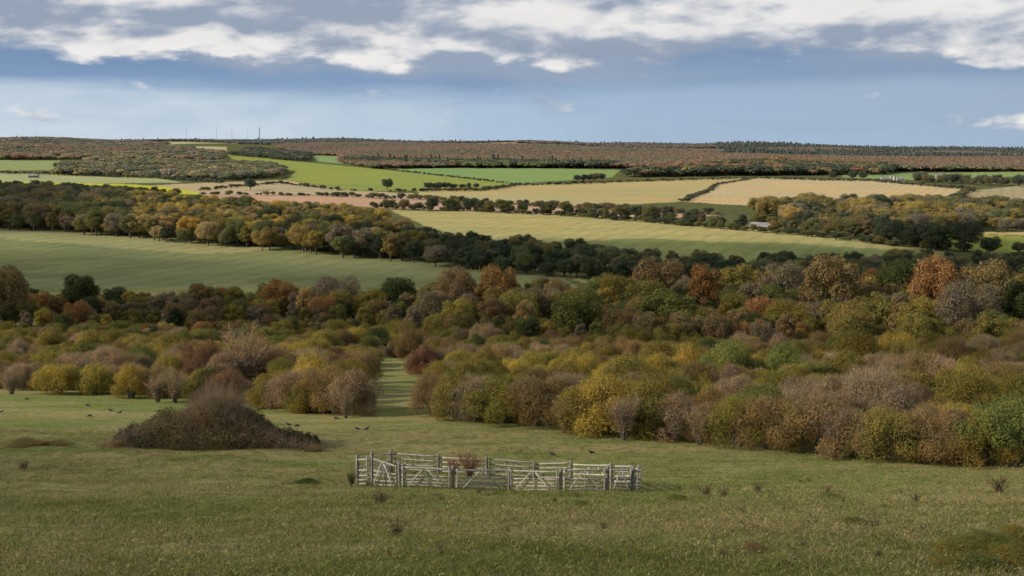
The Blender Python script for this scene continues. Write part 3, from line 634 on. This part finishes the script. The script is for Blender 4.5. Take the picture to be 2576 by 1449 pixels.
# ------------------------------------------------------------------ BUILDINGS
M_WALL=simple_mat('pale_barn_wall',(.18,.16,.135),(.27,.25,.215),.5);M_ROOF=simple_mat('grey_sheet_roof',(.18,.175,.17),(.26,.255,.25),.4)
M_WHITE=simple_mat('white_render',(.34,.34,.33),(.44,.43,.41),.4);M_TILE=simple_mat('red_tile',(.20,.09,.06),(.32,.15,.10),.8);M_DARK=simple_mat('dark_opening',(.02,.02,.02),(.04,.04,.045),1)
M_STEEL=simple_mat('mast_steel',(.30,.34,.40),(.40,.44,.50),.2)
def house(u,v,Lx,Wy,H,Rf,ang,mw,mr,name,label,cat):
    x,y=survey(u,v);e=bpy.data.objects.new(name,None);e.location=(x,y,float(zg(x,y))-.2);e.rotation_euler=(0,0,math.radians(ang));COL.objects.link(e)
    e['label']=label;e['category']=cat
    a,b=Lx/2,Wy/2
    V=[(-a,-b,-1),(a,-b,-1),(a,b,-1),(-a,b,-1),(-a,-b,H),(a,-b,H),(a,b,H),(-a,b,H),(-a,0,H+Rf),(a,0,H+Rf)]
    me=bpy.data.meshes.new('wall');me.from_pydata(V,[],[(0,1,5,4),(2,3,7,6),(1,2,6,9,5),(3,0,4,8,7)]);me.materials.append(mw)
    q=bpy.data.objects.new('wall',me);q.parent=e;COL.objects.link(q)
    o1=.5;sl=Rf/b
    R=[(-a-o1,-b-o1,H-sl*o1+.05),(a+o1,-b-o1,H-sl*o1+.05),(a+o1,0,H+Rf+.05),(-a-o1,0,H+Rf+.05),(a+o1,b+o1,H-sl*o1+.05),(-a-o1,b+o1,H-sl*o1+.05)]
    R+=[(p[0],p[1],p[2]+.18) for p in R]
    me=bpy.data.meshes.new('roof');me.from_pydata(R,[],[(0,3,2,1),(3,5,4,2),(6,7,8,9),(9,8,10,11),(0,1,7,6),(4,5,11,10),(1,2,8,7),(2,4,10,8),(0,6,9,3),(3,9,11,5)]);me.materials.append(mr)
    q=bpy.data.objects.new('roof',me);q.parent=e;COL.objects.link(q)
    n=max(2,int(Lx/4))
    for i in range(n):
        cx=-a+(i+.5)*Lx/n;w=.6 if name!='barn' else 1.2;zz=H*.35
        me=bpy.data.meshes.new('window');me.from_pydata([(cx-w,-b-.06,zz),(cx+w,-b-.06,zz),(cx+w,-b-.06,zz+H*.35),(cx-w,-b-.06,zz+H*.35)],[],[(0,1,2,3)]);me.materials.append(M_DARK)
        q=bpy.data.objects.new('window' if name!='barn' else 'door',me);q.parent=e;COL.objects.link(q)
    if name=='house':
        V,Fc=beam((a*.5,0,H+Rf-.6),(a*.5,0,H+Rf+1.4),.9,.9,0,1);addpart(e,'chimney',V,Fc,M_TILE)
house(1915,579,9.5,6,2.3,1.6,-32,M_WALL,M_ROOF,'barn','pale grey barn beside a hedge between fields','barn')
house(2224,457,9,7,4,2,8,M_WHITE,M_ROOF,'barn','pale farm shed on a distant field','barn')
house(2264,457,9,7,4,2,-5,M_WHITE,M_ROOF,'barn','pale farm shed on a distant field','barn')
house(2362,448,10,7,4,2.5,5,M_WALL,M_ROOF,'barn','pale farm building among distant trees','barn')
house(2460,530,11,8,5,3.5,20,M_WHITE,M_TILE,'house','white house with red tiled roof among trees','house')
house(2435,533,8,7,4.5,3,-20,M_WHITE,M_TILE,'house','small house with red tiled roof among trees','house')
house(85,447,12,9,3.0,2.2,5,M_WALL,M_ROOF,'barn','pale farm shed on a distant field','barn')
house(938,388,12,8,5,3.5,5,M_WHITE,M_TILE,'house','distant red-roofed house by the forest','house')
def silo(u,v):
    x,y=survey(u,v);e=bpy.data.objects.new('silo',None);e.location=(x,y,float(zg(x,y)));COL.objects.link(e);e['label']='tall pale cylindrical grain silo beside farm sheds';e['category']='silo';e['group']='farm silos'
    V,Fc=tube([(0,0,-1),(0,0,7)],[1.6,1.6],14);addpart(e,'wall',V,Fc,M_WHITE);V,Fc=tube([(0,0,7),(0,0,8.5)],[1.7,.1],14);addpart(e,'roof',V,Fc,M_ROOF)
silo(2240,457);silo(2249,457)
def mast(u,top,w):
    y=5050;x=y*(u-1288)/F*math.cos(TH);z=float(zg(x,y));h=-tan_v(top)*y-z
    e=bpy.data.objects.new('radio_mast',None);e.location=(x,y,z);COL.objects.link(e);e['label']='tall steel lattice radio mast on the wooded ridge';e['category']='mast';e['group']='radio masts on the ridge'
    parts=[];t=w*.15
    for sx,sy in ((-1,-1),(1,-1),(1,1),(-1,1)): parts.append(tube([(sx*w/2,sy*w/2,0),(sx*w*.22,sy*w*.22,h)],[t,t*.7],4))
    for i in range(9):
        z0=h*i/9;z1=h*(i+1)/9;a=w/2*(1-.56*i/9);b=w/2*(1-.56*(i+1)/9)
        parts.append(tube([(-a,-a,z0),(b,-b,z1)],[t*.5]*2,4));parts.append(tube([(a,a,z0),(-b,b,z1)],[t*.5]*2,4));parts.append(tube([(a,-a,z0),(b,b,z1)],[t*.5]*2,4));parts.append(tube([(-a,a,z0),(-b,-b,z1)],[t*.5]*2,4))
    V,Fc=join(parts);addpart(e,'lattice',V,Fc,M_STEEL)
    if w>4:
        V,Fc=join([tube([(0,0,h*.8),(0,0,h*.84)],[3.4,3.4],10),tube([(0,0,h*.6),(0,0,h*.64)],[3.4,3.4],10)]);addpart(e,'antenna_platform',V,Fc,M_STEEL)
mast(470,317,1.1);mast(545,317,1.4);mast(584,319,1.0);mast(623,326,1.0);mast(653,320,4.5)
# ------------------------------------------------------------------ SUN + SHADE CLOUD + WORLD
EL=math.radians(27);to_sun=Vector((-.97,-.24,0)).normalized()
sd=Vector((to_sun.x*math.cos(EL),to_sun.y*math.cos(EL),math.sin(EL)))
sl=bpy.data.lights.new('sun','SUN');sl.energy=5.0;sl.angle=math.radians(.5);sl.color=(1,.88,.70)
so=bpy.data.objects.new('sun',sl);so.rotation_euler=sd.to_track_quat('Z','Y').to_euler();COL.objects.link(so)
CH=450.
n=420
gx,gy=np.meshgrid(np.linspace(-1500,1500,n),np.linspace(-150,1500,n))
def soft(P_,x,y,s):
    r=np.zeros(x.shape)
    for a_ in range(12):
        t=a_*math.pi/6;rr=s*(.4+.6*(a_%3)/2);r+=inpoly(P_,x+math.cos(t)*rr,y+math.sin(t)*rr)
    return r/12
al=np.zeros(gx.shape)
nz_=lambda s,o:.5+.25*np.sin(gx/s+o)*np.sin(gy/s*1.2+2*o)+.25*np.sin(gx/s*.43+gy/s*.6+o)
near=1-sstep(430,520,gy+40*np.sin(gx*.01))
al=near*np.clip(.22+1.1*(nz_(20,1.)-.5),0,.8)
dark=sstep(180,240,gy)*(1-sstep(470,540,gy))
al=np.maximum(al,dark*np.clip(.34+1.1*(nz_(24,2.)-.5),0,1))
rdark=sstep(330,370,gy)*(1-sstep(470,520,gy))*sstep(-60,0,gx);al=np.maximum(al,rdark*.85)
leftdark=soft(poly([(-500,600),(0,590),(300,590),(330,500),(300,480),(-500,470)]),gx,gy,30);al=np.maximum(al,leftdark*.8)
lfd=soft(poly([(-400,620),(500,650),(1000,680),(1400,720),(1000,790),(-400,790)]),gx,gy,18);al=np.maximum(al,lfd*.75)
lit=soft(poly([(310,620),(560,620),(900,600),(1090,600),(1050,540),(600,510),(310,520)]),gx,gy,20);al*=1-lit
lit2=soft(poly([(-100,615),(300,635),(700,660),(300,610),(-100,580)]),gx,gy,12);al*=1-.7*lit2
lit3=soft(poly([(1000,600),(1500,600),(2300,622),(2300,560),(1500,530),(1000,530)]),gx,gy,15);al*=1-lit3
pl=soft(poly([(-100,1060),(960,1060),(1200,1080),(1100,900),(-100,900)]),gx,gy,6);al*=1-.85*pl
off=Vector((to_sun.x,to_sun.y))*(1/math.tan(EL))
cz=CH;dz=cz-zg(gx,gy)
vx=gx+off.x*dz;vy=gy+off.y*dz
idx=np.arange(n*n).reshape(n,n);Fc=np.stack([idx[:-1,:-1],idx[:-1,1:],idx[1:,1:],idx[1:,:-1]],-1).reshape(-1,4)
cm=mesh_np('shade_cloud',np.stack([vx,vy,np.full(gx.shape,cz)],-1).reshape(-1,3),Fc,[])  # unseen sheet added overhead, its opacity shaped to shade and light ground patches
a=cm.attributes.new('shade_alpha','FLOAT','POINT');a.data.foreach_set('value',al.astype(np.float32).ravel())
m,nt=mat('shade_cloud_sheet');at=N(nt,'ShaderNodeAttribute',attribute_name='shade_alpha')
tc=N(nt,'ShaderNodeTexCoord');nn=noise(nt,tc.outputs['Object'],.03,5,.6)
f=math_(nt,'MULTIPLY',at.outputs['Fac'],maprange(nt,nn,.35,.6,.6,1.2),clamp=True)
tp=N(nt,'ShaderNodeBsdfTransparent');tl=N(nt,'ShaderNodeBsdfTranslucent');tl.inputs[0].default_value=(.8,.8,.82,1)
ms=N(nt,'ShaderNodeMixShader');L(nt,f,ms.inputs[0]);L(nt,tp.outputs[0],ms.inputs[1]);L(nt,tl.outputs[0],ms.inputs[2])
o=N(nt,'ShaderNodeOutputMaterial');L(nt,ms.outputs[0],o.inputs[0]);cm.materials.append(m)
co=bpy.data.objects.new('shade_cloud',cm);co['kind']='structure';co['label']='unseen overhead vapour sheet shaped to cast shade on the hillside';co['category']='shade_cloud';COL.objects.link(co)
W=bpy.data.worlds.new('World');S.world=W;W.use_nodes=True;nt=W.node_tree;nt.nodes.clear()
sky=N(nt,'ShaderNodeTexSky',sky_type='NISHITA');sky.sun_disc=False;sky.sun_elevation=EL;sky.sun_rotation=math.atan2(to_sun.x,to_sun.y)
b1=N(nt,'ShaderNodeBackground');L(nt,sky.outputs[0],b1.inputs[0]);b1.inputs[1].default_value=.12
tc=N(nt,'ShaderNodeTexCoord');sp=N(nt,'ShaderNodeSeparateXYZ');L(nt,tc.outputs['Generated'],sp.inputs[0])
az=math_(nt,'ARCTAN2',sp.outputs[0],sp.outputs[1]);el=math_(nt,'ARCSINE',sp.outputs[2])
def vec(ax,ex,ox=0,oe=0,w=0.):
    c=N(nt,'ShaderNodeCombineXYZ');L(nt,math_(nt,'MULTIPLY_ADD',az,ax,ox),c.inputs[0]);L(nt,math_(nt,'MULTIPLY_ADD',el,ex,oe),c.inputs[1]);c.inputs[2].default_value=w;return c.outputs[0]
def add(a_,b_,kb=1.): return math_(nt,'ADD',a_,math_(nt,'MULTIPLY',b_,kb))
def sub(a_,b_): return math_(nt,'SUBTRACT',a_,b_)
A,E=13.,34.
n0=noise(nt,vec(A,E,3,1),1,10,.54,.2);n1=noise(nt,vec(A,E,3-.17,1+.36),1,10,.54,.2)
m0=noise(nt,vec(A*.42,E*.5,13,4),1,5,.5,.2);m1=noise(nt,vec(A*.42,E*.5,13-.12,4+.28),1,5,.5,.2)
big=noise(nt,vec(3.4,10,7,2),1,3,.5)
soft0=noise(nt,vec(3.0,17,21,8),1,7,.52,.5)
softm=maprange(nt,add(soft0,maprange(nt,el,.02,.09,-.10,.10)),.42,.62,0,.75,True)
cov=add(n0,math_(nt,'SUBTRACT',big,.5),.5)
cov=add(cov,maprange(nt,el,.058,.090,-.24,.28))
cov=add(cov,maprange(nt,az,-.1,.45,0,.04))
mask=maprange(nt,cov,.40,.56,smooth=True)
sh=add(sub(n0,n1),sub(m0,m1),1.3)
shade=maprange(nt,sh,-.20,.20,smooth=True)
thick=maprange(nt,cov,.55,.95)
st=noise(nt,vec(2.2,22,1,5),1,5,.55,.3)
elw=add(el,math_(nt,'SUBTRACT',st,.5),.045)
rp_=N(nt,'ShaderNodeValToRGB');L(nt,maprange(nt,elw,0,.14),rp_.inputs[0])
cr=rp_.color_ramp;cr.elements[0].position=0;cr.elements[0].color=(.38,.51,.67,1);cr.elements[1].position=1;cr.elements[1].color=(.24,.38,.61,1)
for p,c in ((.12,(.37,.50,.66)),(.27,(.36,.48,.64)),(.38,(.22,.335,.52)),(.52,(.18,.285,.46)),(.62,(.21,.32,.51)),(.72,(.27,.39,.59))):
    e=cr.elements.new(p);e.color=(*c,1)
base=mix(nt,softm,rp_.outputs[0],(.34,.40,.50))
dk=noise(nt,vec(2.6,15,31,3),1,6,.55,.4)
base=mix(nt,maprange(nt,dk,.46,.30,0,.45,True),base,(.19,.29,.47))
base=mix(nt,maprange(nt,az,.0,.45,0,.35),base,(.31,.38,.48))
veiln=noise(nt,vec(9,26,5,9),1,6,.55,.3)
veil=math_(nt,'MULTIPLY',maprange(nt,az,.15,-.30,smooth=True),maprange(nt,elw,.054,.030,smooth=True))
base=mix(nt,math_(nt,'MULTIPLY',veil,maprange(nt,veiln,.35,.6,.45,.95)),base,(.60,.69,.77))
cc=mix(nt,shade,(.29,.355,.465),(.92,.89,.86))
cc=mix(nt,maprange(nt,thick,0,1,0,.2),cc,(.46,.50,.57))
full=mix(nt,math_(nt,'MULTIPLY',mask,.93),base,cc)
glow=math_(nt,'MULTIPLY',maprange(nt,az,.30,.44,smooth=True),maprange(nt,el,.095,.125,smooth=True))
full=mix(nt,math_(nt,'MULTIPLY',glow,maprange(nt,n0,.35,.6)),full,(1.0,.99,.96))
b2=N(nt,'ShaderNodeBackground');L(nt,full,b2.inputs[0]);b2.inputs[1].default_value=1.0
ms=N(nt,'ShaderNodeMixShader');L(nt,maprange(nt,el,.14,.5,1,.3,smooth=True),ms.inputs[0]);L(nt,b1.outputs[0],ms.inputs[1]);L(nt,b2.outputs[0],ms.inputs[2])
o=N(nt,'ShaderNodeOutputWorld');L(nt,ms.outputs[0],o.inputs[0])
# ------------------------------------------------------------------ CAMERA
cd=bpy.data.cameras.new('camera');cd.lens=38;cd.sensor_width=36;cd.clip_start=.5;cd.clip_end=30000
cam=bpy.data.objects.new('camera',cd);cam.location=(0,0,0);cam.rotation_euler=(math.radians(90)-TH,0,0);COL.objects.link(cam);S.camera=cam
S.view_settings.view_transform='Standard';S.view_settings.look='None';S.view_settings.exposure=0
